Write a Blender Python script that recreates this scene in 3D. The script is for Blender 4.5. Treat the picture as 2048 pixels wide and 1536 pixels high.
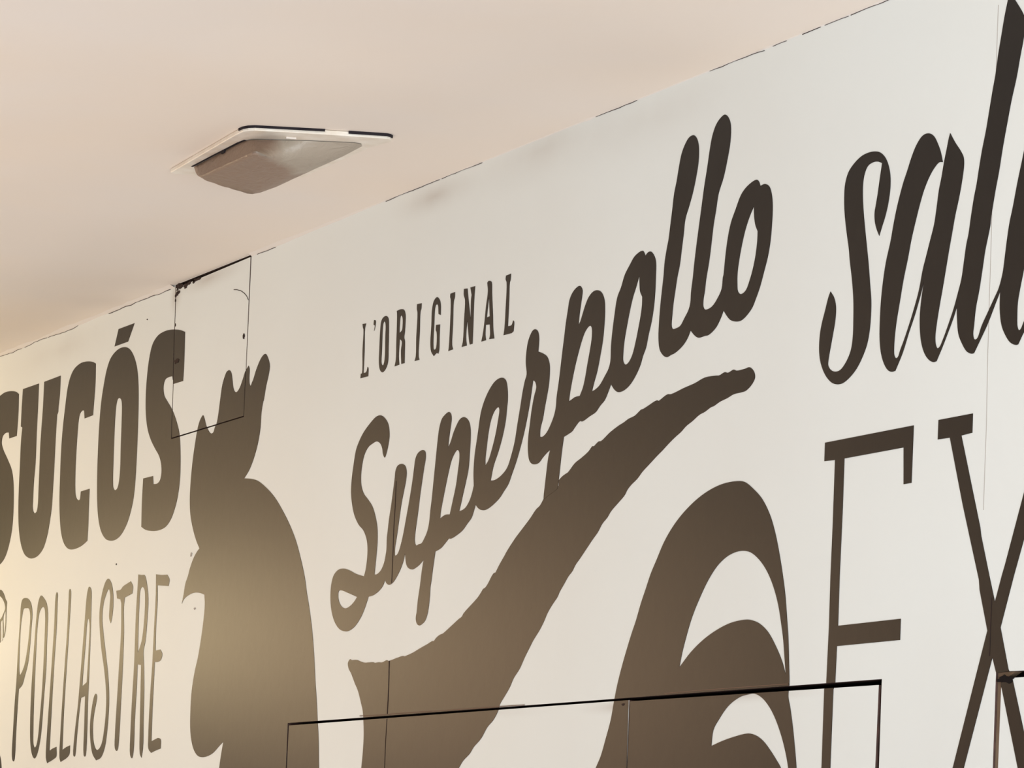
import bpy, bmesh, math, random
from mathutils import Vector, Matrix, geometry, noise
random.seed(7)
for o in list(bpy.data.objects):
    bpy.data.objects.remove(o)
SC = bpy.context.scene
COL = SC.collection
# ---------------------------------------------------------------- camera
CAM_LOC=(5.021784, -2.452614, 1.6)
CAM_AXES=((0.44388237756341203, 0.8952133013441463, 0.03951683166914084), (0.11698922821152372, -0.10161707412125337, 0.987920791728521), (0.8884154182425722, -0.4338975862384468, -0.1498363416709213))
cam_data = bpy.data.cameras.new('camera')
cam_data.sensor_fit = 'HORIZONTAL'
cam_data.sensor_width = 36.0
cam_data.lens = 36.0 * 6827.0 / 2048.0
cam_data.clip_start = 0.05
cam = bpy.data.objects.new('camera', cam_data)
COL.objects.link(cam)
R, U, B = CAM_AXES
cam.matrix_world = Matrix(((R[0], U[0], B[0], CAM_LOC[0]), (R[1], U[1], B[1], CAM_LOC[1]),
                           (R[2], U[2], B[2], CAM_LOC[2]), (0, 0, 0, 1)))
SC.camera = cam
# ---------------------------------------------------------------- light and exposure
SC.view_settings.view_transform = 'Standard'
SC.view_settings.look = 'None'
SC.view_settings.gamma = 1.0
SC.view_settings.use_curve_mapping = False
SC.view_settings.exposure = 0.0
world = bpy.data.worlds.new('room_light')
SC.world = world
world.use_nodes = True
bg = world.node_tree.nodes['Background']
bg.inputs[0].default_value = (0.9, 0.95, 1.0, 1)
bg.inputs[1].default_value = 0.03

def light(name, kind, loc, energy, color, size=0.3, size_y=None, aim=None):
    ld = bpy.data.lights.new(name, kind)
    ld.energy = energy
    ld.color = color
    if kind == 'AREA':
        ld.shape = 'RECTANGLE'
        ld.size = size
        ld.size_y = size_y or size
    else:
        ld.shadow_soft_size = size
    o = bpy.data.objects.new(name, ld)
    o.location = loc
    if aim is not None:
        o.rotation_euler = (Vector(aim) - Vector(loc)).to_track_quat('-Z', 'Y').to_euler()
    COL.objects.link(o)
    return o
# unseen warm point lights past the left edge, added for sheen on the print
light('warm_sheen_light', 'POINT', (-3.8, -1.1, 2.32), 24.0, (1.0, 0.80, 0.52), 0.2)
light('warm_sheen_light', 'POINT', (-4.7, -1.1, 2.36), 17.8, (1.0, 0.757, 0.351), 0.2)
light('warm_sheen_light', 'POINT', (-2.4, -1.9, 2.3), 8.5, (1.0, 0.92, 0.69), 0.2)
light('unseen_wall_light', 'POINT', (-3.25, -0.22, 2.2), 1.5, (1.0, 0.786, 0.405), 0.08)
# added warm area lights for assumed brightness in the room on the left
light('assumed_warm_light', 'AREA', (-6.0, -3.3, 1.9), 8.5, (1.0, 0.85, 0.68), 1.6, 0.6, (0, 0, 2.0))
light('assumed_warm_light', 'AREA', (-6.0, -3.3, 2.35), 22.0, (1.0, 0.46, 0.2), 1, 0.6, (0, 0, 2.0))
# added upward area lights standing in for floor bounce; no floor is built
light('added_upward_light', 'AREA', (-1.0, -2.5, 0.2), 70.0, (1.0, 0.86, 0.775), 3, 3, (-1.0, -2.5, 3.0))
light('added_upward_light', 'AREA', (5.0, -2.0, 0.2), 174.0, (1.0, 0.935, 0.98), 3, 3, (5.0, -2.0, 3.0))
# unseen area light added behind the camera for assumed daylight
light('assumed_daylight', 'AREA', (6.5, -2.0, 1.2), 246.0, (0.885, 0.965, 1.0), 2, 1.5, (0, 0, 2.2))

# ---------------------------------------------------------------- data measured on the wall (x, z in 0.1 mm; c = corner)
SHAPES=[
 ('sucos','letter','-27896,27482 -27520,27523 -27040,27500 -26651,27437 -26430,27361c -26385,27034 -26374,26736 -26394,26358c -26957,26357c -27015,26506c -27273,26518 -27479,26450 -27520,26319 -27392,26156 -27004,25878 -26615,25573 -26438,25289 -26345,24956 -26293,24551 -26302,24216 -26369,23986 -26529,23704 -26725,23512 -27075,23372 -27641,23340 -28242,23442c -28478,24361c -27954,24409c -27884,24253c -27623,24203 -27362,24331 -27362,24569 -27776,24963 -28436,25353 -29019,25802 -29267,26284 -29224,26800 -29004,27175 -28465,27420',[]),
 ('sucos','letter','-26139,27443c -24966,27438c -24932,26871 -24912,26284 -24863,25551 -24899,25118 -24879,24681 -24875,24564 -24807,24443 -24688,24386 -24561,24422 -24510,24533 -24524,24939 -24561,25522 -24592,26018 -24565,26830 -24587,27431c -23421,27436c -23401,26987 -23441,26733 -23444,26604c -23511,26539c -23514,26080 -23491,25332 -23489,24845 -23498,24418 -23601,24027 -23691,23806 -23905,23537 -24232,23389 -24581,23343 -24900,23366 -25287,23495 -25583,23750 -25786,24087 -25914,24507 -25986,25071 -26010,25574 -26043,26226 -26007,26518c -26125,26554c -26148,27007c',[]),
 ('sucos','letter','-21277,27487 -21034,27420c -20984,26988 -20999,26598 -21023,26260c -21578,26248c -21644,26432c -21763,26445 -21920,26378 -21978,26229 -22001,25978 -22010,25556 -21994,25132 -21935,24705 -21862,24530 -21702,24432 -21577,24435 -21540,24608c -20961,24617c -20938,24199 -20906,23782 -20909,23464c -21066,23421 -21388,23362 -21929,23344 -22235,23398 -22517,23546 -22732,23788 -22882,24139 -22982,24544 -23038,25089 -23073,25662 -23046,26231 -22982,26595 -22890,27043 -22762,27285 -22536,27458 -22126,27550 -21704,27546',[]),
 ('sucos','letter','-19182,27551 -18852,27459 -18590,27289 -18354,27028 -18210,26713 -18124,26324 -18062,25697 -18036,25157 -18033,24566 -18083,24169 -18196,23911 -18386,23659 -18701,23443 -19037,23348 -19393,23346 -19723,23414 -20036,23602 -20243,23865 -20383,24207 -20486,24712 -20541,25270 -20562,25965 -20518,26515 -20399,26919 -20281,27182 -20076,27407 -19658,27548',['-19332,26449 -19212,26394 -19154,26278 -19115,25946 -19079,25397 -19035,24849 -19070,24581 -19145,24466 -19282,24435 -19405,24503 -19452,24644 -19493,25030 -19529,25580 -19544,26048 -19517,26319 -19449,26435']),
 ('sucos','accent','-19655,28010c -18644,28006c -18993,27647c -19852,27650c',[]),
 ('sucos','letter','-15518,27401c -15486,26990 -15469,26594 -15478,26365c -16045,26370c -16130,26543c -16352,26549 -16553,26515 -16623,26390 -16556,26197 -16347,26041 -16037,25834 -15765,25582 -15540,25297 -15442,25026 -15367,24629 -15352,24291 -15414,23986 -15524,23763 -15740,23522 -16011,23388 -16370,23339 -16817,23353 -17239,23413 -17501,23495c -17551,24043 -17553,24527c -16957,24524c -16914,24349c -16675,24340 -16521,24399 -16463,24552 -16515,24741 -16653,24912 -16945,25113 -17244,25343 -17475,25607 -17620,25944 -17681,26327 -17669,26729 -17598,27097 -17452,27374 -17174,27526 -16732,27575 -16285,27550 -15835,27482',[]),
 ('pollastre','letter','-24996,22453 -24715,22395 -24506,22239 -24422,22034 -24434,21721 -24455,21266 -24524,20927 -24695,20649 -24838,20455 -25074,20364c -25085,20093 -25083,19380 -25072,18768 -25135,18718 -25234,18757 -25298,18901 -25311,19386 -25314,20101 -25288,20530 -25309,21249 -25295,21882 -25288,22314 -25218,22426',['-24905,22211 -24673,22177 -24570,22014 -24561,21727 -24623,21302 -24751,20937 -24899,20772 -25061,20673c -25133,20811 -25190,21244 -25210,21820 -25138,22104 -25084,22201']),
 ('pollastre','letter','-23894,22439 -23642,22358 -23443,22233 -23313,21999 -23269,21433 -23207,20729 -23251,20030 -23260,19611 -23313,19194 -23469,18863 -23641,18754 -23834,18842 -23992,19070 -24099,19495 -24163,20203 -24164,20911 -24139,21620 -24096,22101 -24032,22325',['-23694,22168 -23572,22127 -23496,21953 -23445,21442 -23409,20737 -23409,20176 -23453,19617 -23493,19226 -23588,19033 -23688,19002 -23793,19094 -23868,19489 -23940,20195 -23986,21045 -24003,21698 -23933,22035 -23820,22136']),
 ('pollastre','letter','-22789,22446 -22703,22398 -22692,22244 -22649,21681 -22667,20845 -22660,20010 -22644,19316 -22635,18901c -22488,18939 -22173,18984c -22136,18780 -22319,18715 -22749,18635c -22860,18767 -22877,19322 -22859,20017 -22841,20852 -22823,21691 -22843,22365',[]),
 ('pollastre','letter','-21889,22462 -21813,22412 -21782,22050 -21784,21358 -21803,20531 -21806,19706 -21761,18904c -21520,18959 -21260,18994c -21261,18817 -21397,18738 -21840,18643c -21927,18749 -21959,19298 -21957,19986 -21938,20813 -21911,21503 -21935,22198 -21935,22434',[]),
 ('pollastre','letter','-20629,22425 -20454,22354 -20387,21967 -20325,21284 -20265,20333 -20251,19927 -20197,19386 -20187,18768 -20245,18729 -20333,18771 -20401,19392 -20458,20042c -20714,20011c -20761,19809 -20829,19268 -20880,18768 -20925,18742 -21015,18785 -20995,19273 -20894,19867 -20857,20356 -20812,21036 -20768,21716 -20723,22261',['-20558,21732 -20440,21616 -20400,21016 -20404,20338c -20676,20262c -20675,20485 -20625,21136 -20604,21625']),
 ('pollastre','letter','-19413,22525 -19200,22435 -19048,22237 -18975,21938 -18997,21698 -19066,21546c -19187,21655 -19204,21898 -19210,22167 -19319,22295 -19475,22183 -19603,22002 -19633,21707 -19513,21377 -19308,20964 -19066,20472 -18949,20148 -18881,19747 -18903,19271 -18997,18902 -19198,18695 -19505,18634c -19771,18786 -19964,19112 -20028,19435 -19979,19756 -19864,20021 -19768,20066 -19679,20014 -19704,19881 -19799,19643 -19833,19376 -19758,19080 -19589,18889 -19424,18859 -19209,18987 -19090,19355 -19063,19753 -19122,20101 -19319,20563 -19581,21031 -19748,21443 -19833,21799 -19772,22148 -19597,22434',[]),
 ('pollastre','letter','-17960,22375c -17802,22251 -17825,22107c -18276,22050c -18304,21845 -18208,21309 -18161,20645 -18145,19854 -18139,19119 -18172,18858 -18241,18807 -18368,18875 -18408,19205 -18400,19995 -18394,20656 -18388,21318 -18474,21934c -18544,22027c -18760,22059c -18835,22229c -18556,22238 -18432,22292 -18170,22341',[]),
 ('pollastre','letter','-17521,22489c -17313,22464 -17122,22443 -16985,22290 -16832,21940 -16821,21496 -16863,21056 -16942,20852 -16878,20589 -16779,20066 -16713,19418 -16655,18824 -16713,18633c -16825,18725 -16916,19295 -16983,19944 -17046,20565c -17259,20585c -17231,20083 -17239,19433 -17209,18785 -17275,18636 -17408,18711 -17462,19180 -17476,19962 -17468,20615 -17520,21404 -17530,21930 -17518,22325',['-17234,22206 -17088,22139 -17020,21899 -17009,21507 -17089,21067 -17277,20834c -17323,21262 -17355,21789 -17339,22155']),
 ('pollastre','letter','-16448,22419c -16111,22383 -15780,22366c -15633,22253 -15671,22126c -16322,22182c -16271,21854 -16278,21337 -16227,20825c -15943,20835c -15818,20734 -15874,20626 -16050,20585 -16234,20591c -16227,20174 -16214,19531 -16175,18962c -15805,19022c -15632,18979 -15612,18801c -15875,18769 -16160,18724c -16336,18817 -16376,19023 -16403,19794 -16377,20567 -16389,21343 -16395,21991',[]),
 ('emblem','emblem_outline','-27300,22824 -27109,22800 -26955,22767 -26802,22740 -26617,22642 -26462,22507 -26358,22443 -26352,22340 -26345,22157 -26322,21985 -26332,21758 -26459,21570 -26677,21376 -26877,21271 -27092,21235 -27135,21266 -26940,21308 -26727,21407 -26517,21585 -26395,21761 -26378,21988 -26401,22160 -26437,22231 -26523,22167 -26555,22055 -26510,21938 -26457,21707 -26449,21593 -26507,21590 -26524,21711 -26577,21942 -26618,22035 -26725,21984 -26695,21834 -26645,21546 -26702,21503 -26730,21607 -26762,21837 -26816,21978 -27103,22028 -27070,22049 -26884,22045 -26708,22086 -26564,22193 -26463,22290 -26490,22371 -26580,22457 -26726,22546 -26924,22615 -27154,22653 -27340,22653 -27470,22742',[]),
 ('cutline','letter','-27172,19138c -26515,19065 -26177,18873 -26054,18721 -25991,18536 -26005,18192 -26369,17967 -27101,17858c',[]),
 ('rooster','silhouette','-11850,26240c -11788,26166 -11779,25994 -11746,25862 -11688,25818 -11615,25889 -11581,25913 -11423,26122 -11190,26320 -10989,26366 -10827,26246 -10733,26094 -10770,25929 -10874,25716 -10963,25444 -10979,25430 -11047,25216 -11059,24922 -11134,24660 -11280,24404 -11505,24156 -11777,23991c -11478,23956 -11081,23883 -10610,23705 -10138,23469 -9728,23194 -9318,22873 -8970,22538 -8682,22163 -8459,21819 -8319,21511 -8179,21247 -7973,20772 -7827,20303 -7712,19839 -7611,19492 -7528,19147 -7440,18803 -7357,18266 -7256,17443c -12413,17469c -12306,18350 -12220,18678 -12159,18854c -12336,18790 -12714,18640 -13177,18578 -13524,18619 -13789,18786 -13972,19088 -14035,19513 -14025,19912 -13910,20307 -13777,20576 -13659,20945 -13576,21315 -13551,21614 -13601,21817c -13864,21871 -14215,21893 -14559,21852 -14761,21788 -14848,21712c -14776,21891 -14704,22115 -14584,22259 -14500,22401 -14320,22604 -14129,22730 -14018,22777c -14234,22966 -14445,23211 -14629,23507 -14712,23821 -14722,24130 -14697,24436 -14640,24764 -14571,25014 -14509,25214 -14415,25383 -14309,25475 -14216,25511 -14120,25428 -14017,25289 -13898,25187 -13783,25111 -13675,25080 -13575,25102 -13519,25185 -13427,25264 -13354,25472 -13294,25769 -13227,26016 -13114,26180 -13024,26258 -12870,26272 -12759,26200 -12695,26079 -12616,25893 -12523,25802 -12406,25780 -12263,25852 -12119,26010 -12024,26136',[]),
 ('original','letter','-6313,26328c -6148,26315c -6190,26235 -6166,25827 -6163,25400c -6040,25408 -5994,25494c -5952,25466 -5946,25316c -6294,25319c -6287,25403c -6231,25408 -6258,25839 -6255,26208 -6288,26259',[]),
 ('original','apostrophe','-5792,26327 -5717,26303 -5720,26229 -5755,26142 -5775,26126c -5753,26222 -5805,26245',[]),
 ('original','letter','-5252,26331 -5152,26267 -5118,26103 -5094,25736 -5092,25463 -5188,25350 -5321,25311 -5438,25380 -5491,25512 -5500,25788 -5500,26085 -5470,26264 -5388,26322',['-5335,26242 -5275,26192 -5258,25939 -5246,25527 -5296,25438 -5372,25475 -5383,25727 -5391,26094 -5375,26206']),
 ('original','letter','-4804,26361c -4621,26367 -4484,26334 -4414,26234 -4406,26053 -4413,25919 -4430,25831 -4390,25758 -4379,25599 -4364,25361c -4503,25363c -4541,25620 -4519,25763 -4617,25828c -4627,25518 -4589,25360c -4793,25355c -4751,25465 -4761,25761 -4771,26102 -4787,26308',['-4609,26250 -4540,26206 -4520,26068 -4537,25980 -4645,25938c -4645,26085 -4632,26219']),
 ('original','letter','-3940,26362c -3744,26353c -3750,26255 -3781,26204 -3772,25856 -3778,25411 -3734,25343c -3939,25344c -3895,25426 -3909,25762 -3903,26209 -3935,26270',[]),
 ('original','letter','-3108,26372 -2989,26304 -2938,26209 -2925,26030c -3015,26060c -3058,26226 -3136,26237 -3171,26175 -3178,25888 -3180,25556 -3149,25453 -3067,25454 -3040,25538 -3060,25740 -3101,25789 -3099,25877c -2934,25864c -2932,25634 -2925,25413 -2954,25351c -3023,25371 -3137,25332c -3260,25434 -3303,25594 -3293,25903 -3294,26170 -3237,26317',[]),
 ('original','letter','-2561,26354c -2375,26358c -2375,26262 -2410,26201 -2404,25784 -2405,25434 -2357,25352c -2547,25346c -2530,25429 -2521,25690 -2535,26240 -2566,26300',[]),
 ('original','letter','-2020,26360c -1875,26347c -1851,26253 -1697,25776c -1715,26125 -1699,26209c -1761,26348c -1574,26345c -1591,26107 -1584,25674 -1582,25350c -1690,25349c -1721,25411 -1832,25794c -1852,25493 -1808,25347c -2012,25349c -1971,25444 -1959,25833 -1956,26159 -2015,26254',[]),
 ('original','letter','-1100,26335c -1054,26358 -1015,26355 -930,26318 -897,26116 -829,25743 -791,25482 -739,25330c -936,25345c -909,25412 -936,25597c -1091,25608c -1089,25436 -1056,25342c -1240,25342c -1189,25471 -1146,25679 -1111,25932 -1062,26183',['-1009,26079c -949,25738c -1064,25733c']),
 ('original','letter','-384,26352c -196,26356c -206,26251 -230,26212 -227,25915 -235,25471c -94,25474 -44,25545c -4,25514 -14,25358c -82,25335c -388,25339c -362,25467 -347,25826 -350,26230 -393,26289',[]),
 ('superpollo','joined_letters','-5039,23737 -5129,23816 -5166,23909 -5259,24009 -5430,24068 -5620,24046 -5782,24006 -5936,23896 -6019,23745 -6061,23520 -6029,23335 -5910,23177 -5701,23045 -5492,22902 -5334,22709 -5228,22498 -5192,22271 -5205,22049 -5229,21872 -5255,21659c -5162,21655 -4979,21720 -4858,21845 -4807,21975 -4785,22062 -4788,22285 -4767,22395 -4735,22592 -4670,22832 -4598,23160 -4564,23335 -4549,23445 -4478,23528 -4294,23552 -4129,23494 -4065,23388 -4076,23245 -4137,23074 -4220,22860 -4276,22643 -4330,22404 -4378,22209 -4417,22079 -4413,21935c -4333,21940 -4259,21990 -4168,22127 -4083,22318 -4003,22554 -3923,22790 -3845,23047 -3789,23263 -3755,23436 -3718,23587 -3624,23676 -3420,23711 -3312,23667 -3286,23566 -3335,23396 -3391,23182 -3452,22924 -3495,22687 -3548,22451 -3593,22236 -3592,22127 -3532,22050 -3430,22060 -3302,22072 -3230,22121 -3090,22262 -3029,22409 -3000,22624 -2966,22794 -2937,23009 -2893,23331 -2864,23546 -2835,23761 -2784,24017 -2698,24171 -2578,24234 -2416,24269 -2326,24224 -2292,24138 -2326,23968 -2367,23778 -2385,23654c -2302,23728 -2193,23890 -2080,24007 -1964,24091 -1793,24112 -1614,24032 -1528,23905 -1502,23731 -1511,23476 -1534,23201 -1612,22995 -1713,22770 -1793,22585 -1835,22503c -1688,22517 -1570,22555 -1434,22660 -1340,22801 -1300,22892c -1331,23118 -1319,23393 -1260,23642 -1214,23829 -1156,24078 -1074,24239 -922,24413 -697,24567 -512,24619 -346,24614 -223,24553 -153,24408 -127,24216 -144,24092 -172,23886 -258,23644 -400,23386 -567,23151 -655,22917c -498,22913 -267,22965 -44,23079 80,23254 198,23492 268,23755 356,24057 408,24259 482,24458 542,24565 492,24769 506,24976 561,25135 687,25265 786,25285 895,25237 949,25126 948,24981 937,24896c 1132,24834 1273,24765 1364,24640 1385,24494 1366,24291 1307,24093 1253,23936 1200,23757 1124,23601 1121,23473c 1203,23460 1355,23515 1500,23643 1600,23774 1648,23891 1665,24062 1714,24271 1760,24510 1805,24769 1852,25008 1891,25227 1948,25444 1993,25602 2081,25701 2207,25765 2349,25781 2437,25701 2435,25620 2403,25483 2365,25306 2343,25146c 2403,25199 2461,25292 2557,25441 2656,25549 2800,25619 2949,25624 3102,25566 3209,25430 3241,25226 3230,24987 3203,24791 3136,24560 3049,24312 2957,24143 2891,24007c 3008,24028 3152,24080 3310,24201 3428,24305 3482,24418 3485,24655 3511,24870 3556,25103 3637,25409 3751,25552 3861,25735 4016,25870 4171,25985 4424,26033 4488,25986 4520,25938c 4597,25979 4698,25977 4816,25886 4871,25780 4880,25545 4876,25312 4848,25082 4794,24875 4709,24673 4642,24487 4550,24362 4479,24235 4328,24078 4154,23962 3954,23897 3770,23895 3641,23954 3531,24045c 3455,23946 3339,23820 3178,23740 3057,23664 2849,23617 2597,23561 2510,23574 2345,23491 2262,23440 2135,23409 1976,23379c 1949,23271 1909,23073 1869,22815 1844,22686c 1820,22557c 1335,22429c 1338,22499 1362,22639 1407,22899 1455,23118 1505,23215c 1405,23184 1254,23118 1104,23041 878,23048 758,23126 698,23296 693,23503 730,23705 778,23948 850,24166 915,24303 876,24391 795,24431 774,24361 717,24120 628,23840 534,23602 417,23366 276,23131 132,22938 28,22802 -148,22683 -281,22597 -462,22523 -646,22466 -834,22438 -1004,22459 -1119,22506 -1196,22559c -1246,22475 -1332,22355 -1493,22263 -1655,22170 -1846,22110 -2122,22057 -2198,22067c -2355,21989 -2499,21925 -2721,21883c -2757,21739 -2793,21591 -2837,21379 -2863,21282 -2871,21110 -2921,20855 -3009,20720 -3130,20662 -3256,20641 -3364,20686 -3409,20775 -3384,20882 -3355,21096 -3300,21310 -3250,21566 -3194,21773c -3341,21703 -3491,21659 -3644,21637 -3832,21683 -3919,21766 -3979,21939c -4030,21817 -4146,21672 -4291,21550 -4441,21460 -4609,21431 -4737,21480 -4780,21527c -4866,21433 -5020,21354 -5257,21291 -5474,21275c -5521,21206 -5617,21078 -5766,20930 -6025,20775 -6269,20710 -6466,20709 -6728,20768 -6976,20929 -7133,21144 -7201,21377 -7188,21606 -7103,21761 -6913,21851 -6658,21861 -6369,21807 -6079,21726 -5721,21657c -5666,21754 -5617,21953 -5617,22155 -5674,22317 -5832,22488 -6070,22620 -6289,22820 -6409,23027 -6478,23239 -6477,23468 -6423,23738 -6341,24005 -6217,24153 -6037,24295 -5774,24427 -5508,24523 -5289,24526 -5089,24443 -4939,24314 -4875,24127 -4902,23973 -4967,23822',['-6679,21463 -6435,21409 -6175,21348 -5986,21302c -6079,21240 -6266,21161 -6487,21127 -6692,21186 -6820,21308 -6846,21424 -6811,21467', '-2012,23569 -1934,23529 -1913,23409 -1952,23198 -2003,22967 -2103,22719 -2204,22481c -2354,22489 -2478,22472 -2590,22438c -2565,22587 -2506,22754 -2427,22963 -2326,23212 -2221,23418 -2107,23525', '-468,24133 -430,24082 -470,23897 -544,23674 -664,23433 -769,23275 -881,23193c -891,23308 -861,23495 -812,23744 -735,23947 -606,24091', '2735,25080 2802,25045 2822,24901 2767,24667 2698,24455 2648,24280 2576,24108 2478,23985c 2305,23983 2178,23953 2105,23941c 2133,24079 2195,24274 2285,24506 2378,24696 2473,24866 2590,25012', '4346,25653c 4359,25523 4384,25402 4463,25302c 4464,25175 4435,25022 4375,24834 4308,24647 4202,24426 4087,24323 3986,24302 3912,24364 3902,24503 3929,24697 3985,24886 4069,25131 4157,25336 4248,25480']),
 ('superpollo','joined_letters','5311,24251 5170,24313 5076,24412 5032,24592 5035,24843 5058,25092 5099,25357 5127,25528 5151,25758 5214,25981 5247,26073 5291,26299 5335,26526 5378,26772 5444,26955 5507,27178 5573,27360 5681,27496 5793,27573 5939,27581 6040,27508 6102,27381 6109,27148 6048,26908 5965,26691 5862,26496 5758,26320 5716,26076 5672,25852 5629,25627 5563,25444 5517,25258 5471,25072 5445,24884 5437,24712 5479,24664 5596,24662 5711,24684 5838,24791 5947,24891 5998,24998 6007,25150 6050,25373 6076,25560 6133,25876 6191,26154 6250,26432 6308,26709 6385,27003 6445,27260 6508,27460 6612,27613 6756,27700 6875,27722 6983,27657 7058,27529 7061,27281 6985,27010 6888,26761 6753,26538 6692,26301 6631,26083 6589,25843 6532,25548 6455,25275 6428,25109 6397,24999 6397,24886 6445,24832 6521,24821 6670,24848 6813,24940 6935,25073 6962,25239 6978,25274 7017,25550 7075,25823 7154,26036 7273,26205 7426,26405 7602,26506 7870,26557 7944,26512 7984,26444c 8109,26452 8236,26397 8314,26272 8353,26081 8348,25843 8317,25572 8258,25360 8163,25154 8051,24931 7946,24780 7852,24664 7678,24559 7536,24514 7391,24519 7224,24565 7108,24646 7011,24735c 6943,24641 6802,24510 6583,24426 6471,24426 6282,24424 6165,24472 6033,24565c 5937,24454 5790,24359 5563,24283 5447,24269',['7813,26171c 7829,26020 7872,25883 7943,25779c 7940,25631 7899,25415 7837,25239 7756,25085 7656,24951 7513,24910 7419,24966 7394,25082 7391,25250 7443,25485 7521,25715 7601,25889 7701,26041']),
 ('superpollo','swash','7831,23788 7960,23704 7990,23618 7917,23536 7742,23455 7599,23445 7382,23442 7201,23407 6983,23377 6801,23332 6727,23326 6543,23277 6376,23249 6172,23177 5986,23122 5837,23052 5649,22987 5460,22911 5271,22826 5119,22765 4889,22663 4657,22560 4504,22469 4308,22390 4191,22324 4115,22253 3919,22154 3681,22038 3564,21950 3404,21865 3267,21747 3087,21636 2927,21530 2685,21370 2542,21281 2443,21189 2319,21119 2157,20990 2035,20893 1955,20808 1789,20699 1624,20568 1523,20454 1380,20322 1149,20153 1045,20057 879,19904 713,19730 500,19577 375,19440 203,19304 31,19168 -8,19088 -180,18930 -403,18814 -621,18635 -893,18497 -1026,18397 -1279,18278 -1436,18157 -2494,17418c -5531,17434c -5446,18225 -5410,18532 -5410,18863 -5502,19242 -5589,19378 -5752,19606 -5907,19746 -6095,19932 -6218,20027 -6262,20119 -6234,20163 -6165,20193 -6095,20172c -5844,20163 -5674,20127 -5506,20101 -5342,20098c -5123,20091 -5067,20077c -4906,20081 -4744,20074 -4560,20103 -4478,20086c -4399,20091 -4138,20123 -4086,20127c -3904,20145 -3798,20136c -3492,20180 -3240,20233 -3089,20264c -2890,20302 -2692,20345 -2631,20342c -2545,20391 -2400,20437 -2301,20449c -2252,20461 -2013,20544 -1680,20663 -1561,20699 -1494,20751 -984,20979 -849,21064 -782,21112 -689,21138 -578,21213 -469,21310 -393,21353 -332,21359c -180,21493 -6,21625 37,21663 342,21867 604,22011 864,22153 1078,22288 1209,22338 1326,22429c 1420,22472c 1851,22605c 1844,22692c 1971,22745 2099,22777 2163,22791 2391,22915 2601,22975 2850,23060 2972,23127 3023,23121c 3178,23181 3262,23180 3546,23285 3830,23362 3991,23394 4151,23435 4352,23462 4548,23533 4608,23536 4746,23563 5040,23621 5108,23605c 5370,23675 5487,23665 5871,23712 6212,23747 6510,23796 6847,23784 6940,23776 7104,23805 7197,23784 7360,23811 7452,23785 7687,23783',[]),
 ('tail','silhouette','7523,22151 7777,22119 8033,21996 8289,21829 8512,21594 8664,21350 8781,21092 8902,20764 9006,20423 9076,20067 9124,19802 9163,19437 9186,19140 9167,18984 9226,18825 9307,18563 9392,18216 9438,17981 9520,17356c 9421,17356c 9220,17985 9142,18187 9011,18432 8845,18663 8664,18844 8449,18983 8236,19049 8026,19042 7815,19014 7501,18900 7259,18728 7088,18562 7047,18338c 7316,18395 7706,18456 8093,18491 8305,18459 8517,18375 8732,18230 8910,18087 9018,17988 9354,17357c 2950,17390c 3478,18082 3629,18263 3773,18527 3915,18809 3996,19073 4080,19318 4219,19617 4361,19877 4504,20118 4612,20279 4753,20537 4896,20756 5038,20974 5219,21188 5399,21401 5619,21592 5876,21759 6134,21887 6429,22001 6795,22098 7160,22148',['7781,21118 8015,21077 8268,20951 8488,20775 8673,20550 8826,20275 8927,19988 8989,19777 9036,19530 9084,19283c 8971,19480 8788,19699 8571,19904 8320,20042 8070,20106 7893,20119 7501,20096 7108,20017 6711,19892 6350,19727 6020,19520c 6087,19720 6186,19937 6354,20242 6561,20506 6805,20762 7051,20947 7299,21057 7549,21111']),
 ('sal','letter','11248,25186c 11174,25297 11127,25409 11116,25534 11143,25634 11184,25785 11224,25970 11264,26138 11277,26197c 11165,26238 11036,26249 10909,26219 10833,26126 10797,25991 10800,25797 10824,25617 10866,25399 10926,25127 10986,24856 11050,24498 11080,24320 11083,24111 11060,23906 11005,23723 10900,23563 10747,23409 10559,23301 10399,23250 10258,23249 10102,23294 9931,23420 9806,23595 9754,23760 9754,23973 9795,24145 9885,24346 9960,24513 10013,24591c 10110,24492 10166,24360 10159,24167 10103,23963 10046,23776 10004,23623 10000,23553 10060,23484 10177,23438 10324,23443 10482,23546 10589,23689 10630,23859 10635,24103 10622,24384 10577,24654 10497,24982 10474,25109 10396,25387 10334,25663 10314,25879 10331,26072 10407,26219 10549,26318 10741,26390 10933,26408 11094,26393 11223,26356 11354,26262 11438,26142 11491,25993 11499,25818 11460,25616 11389,25437 11316,25309',[]),
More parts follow.
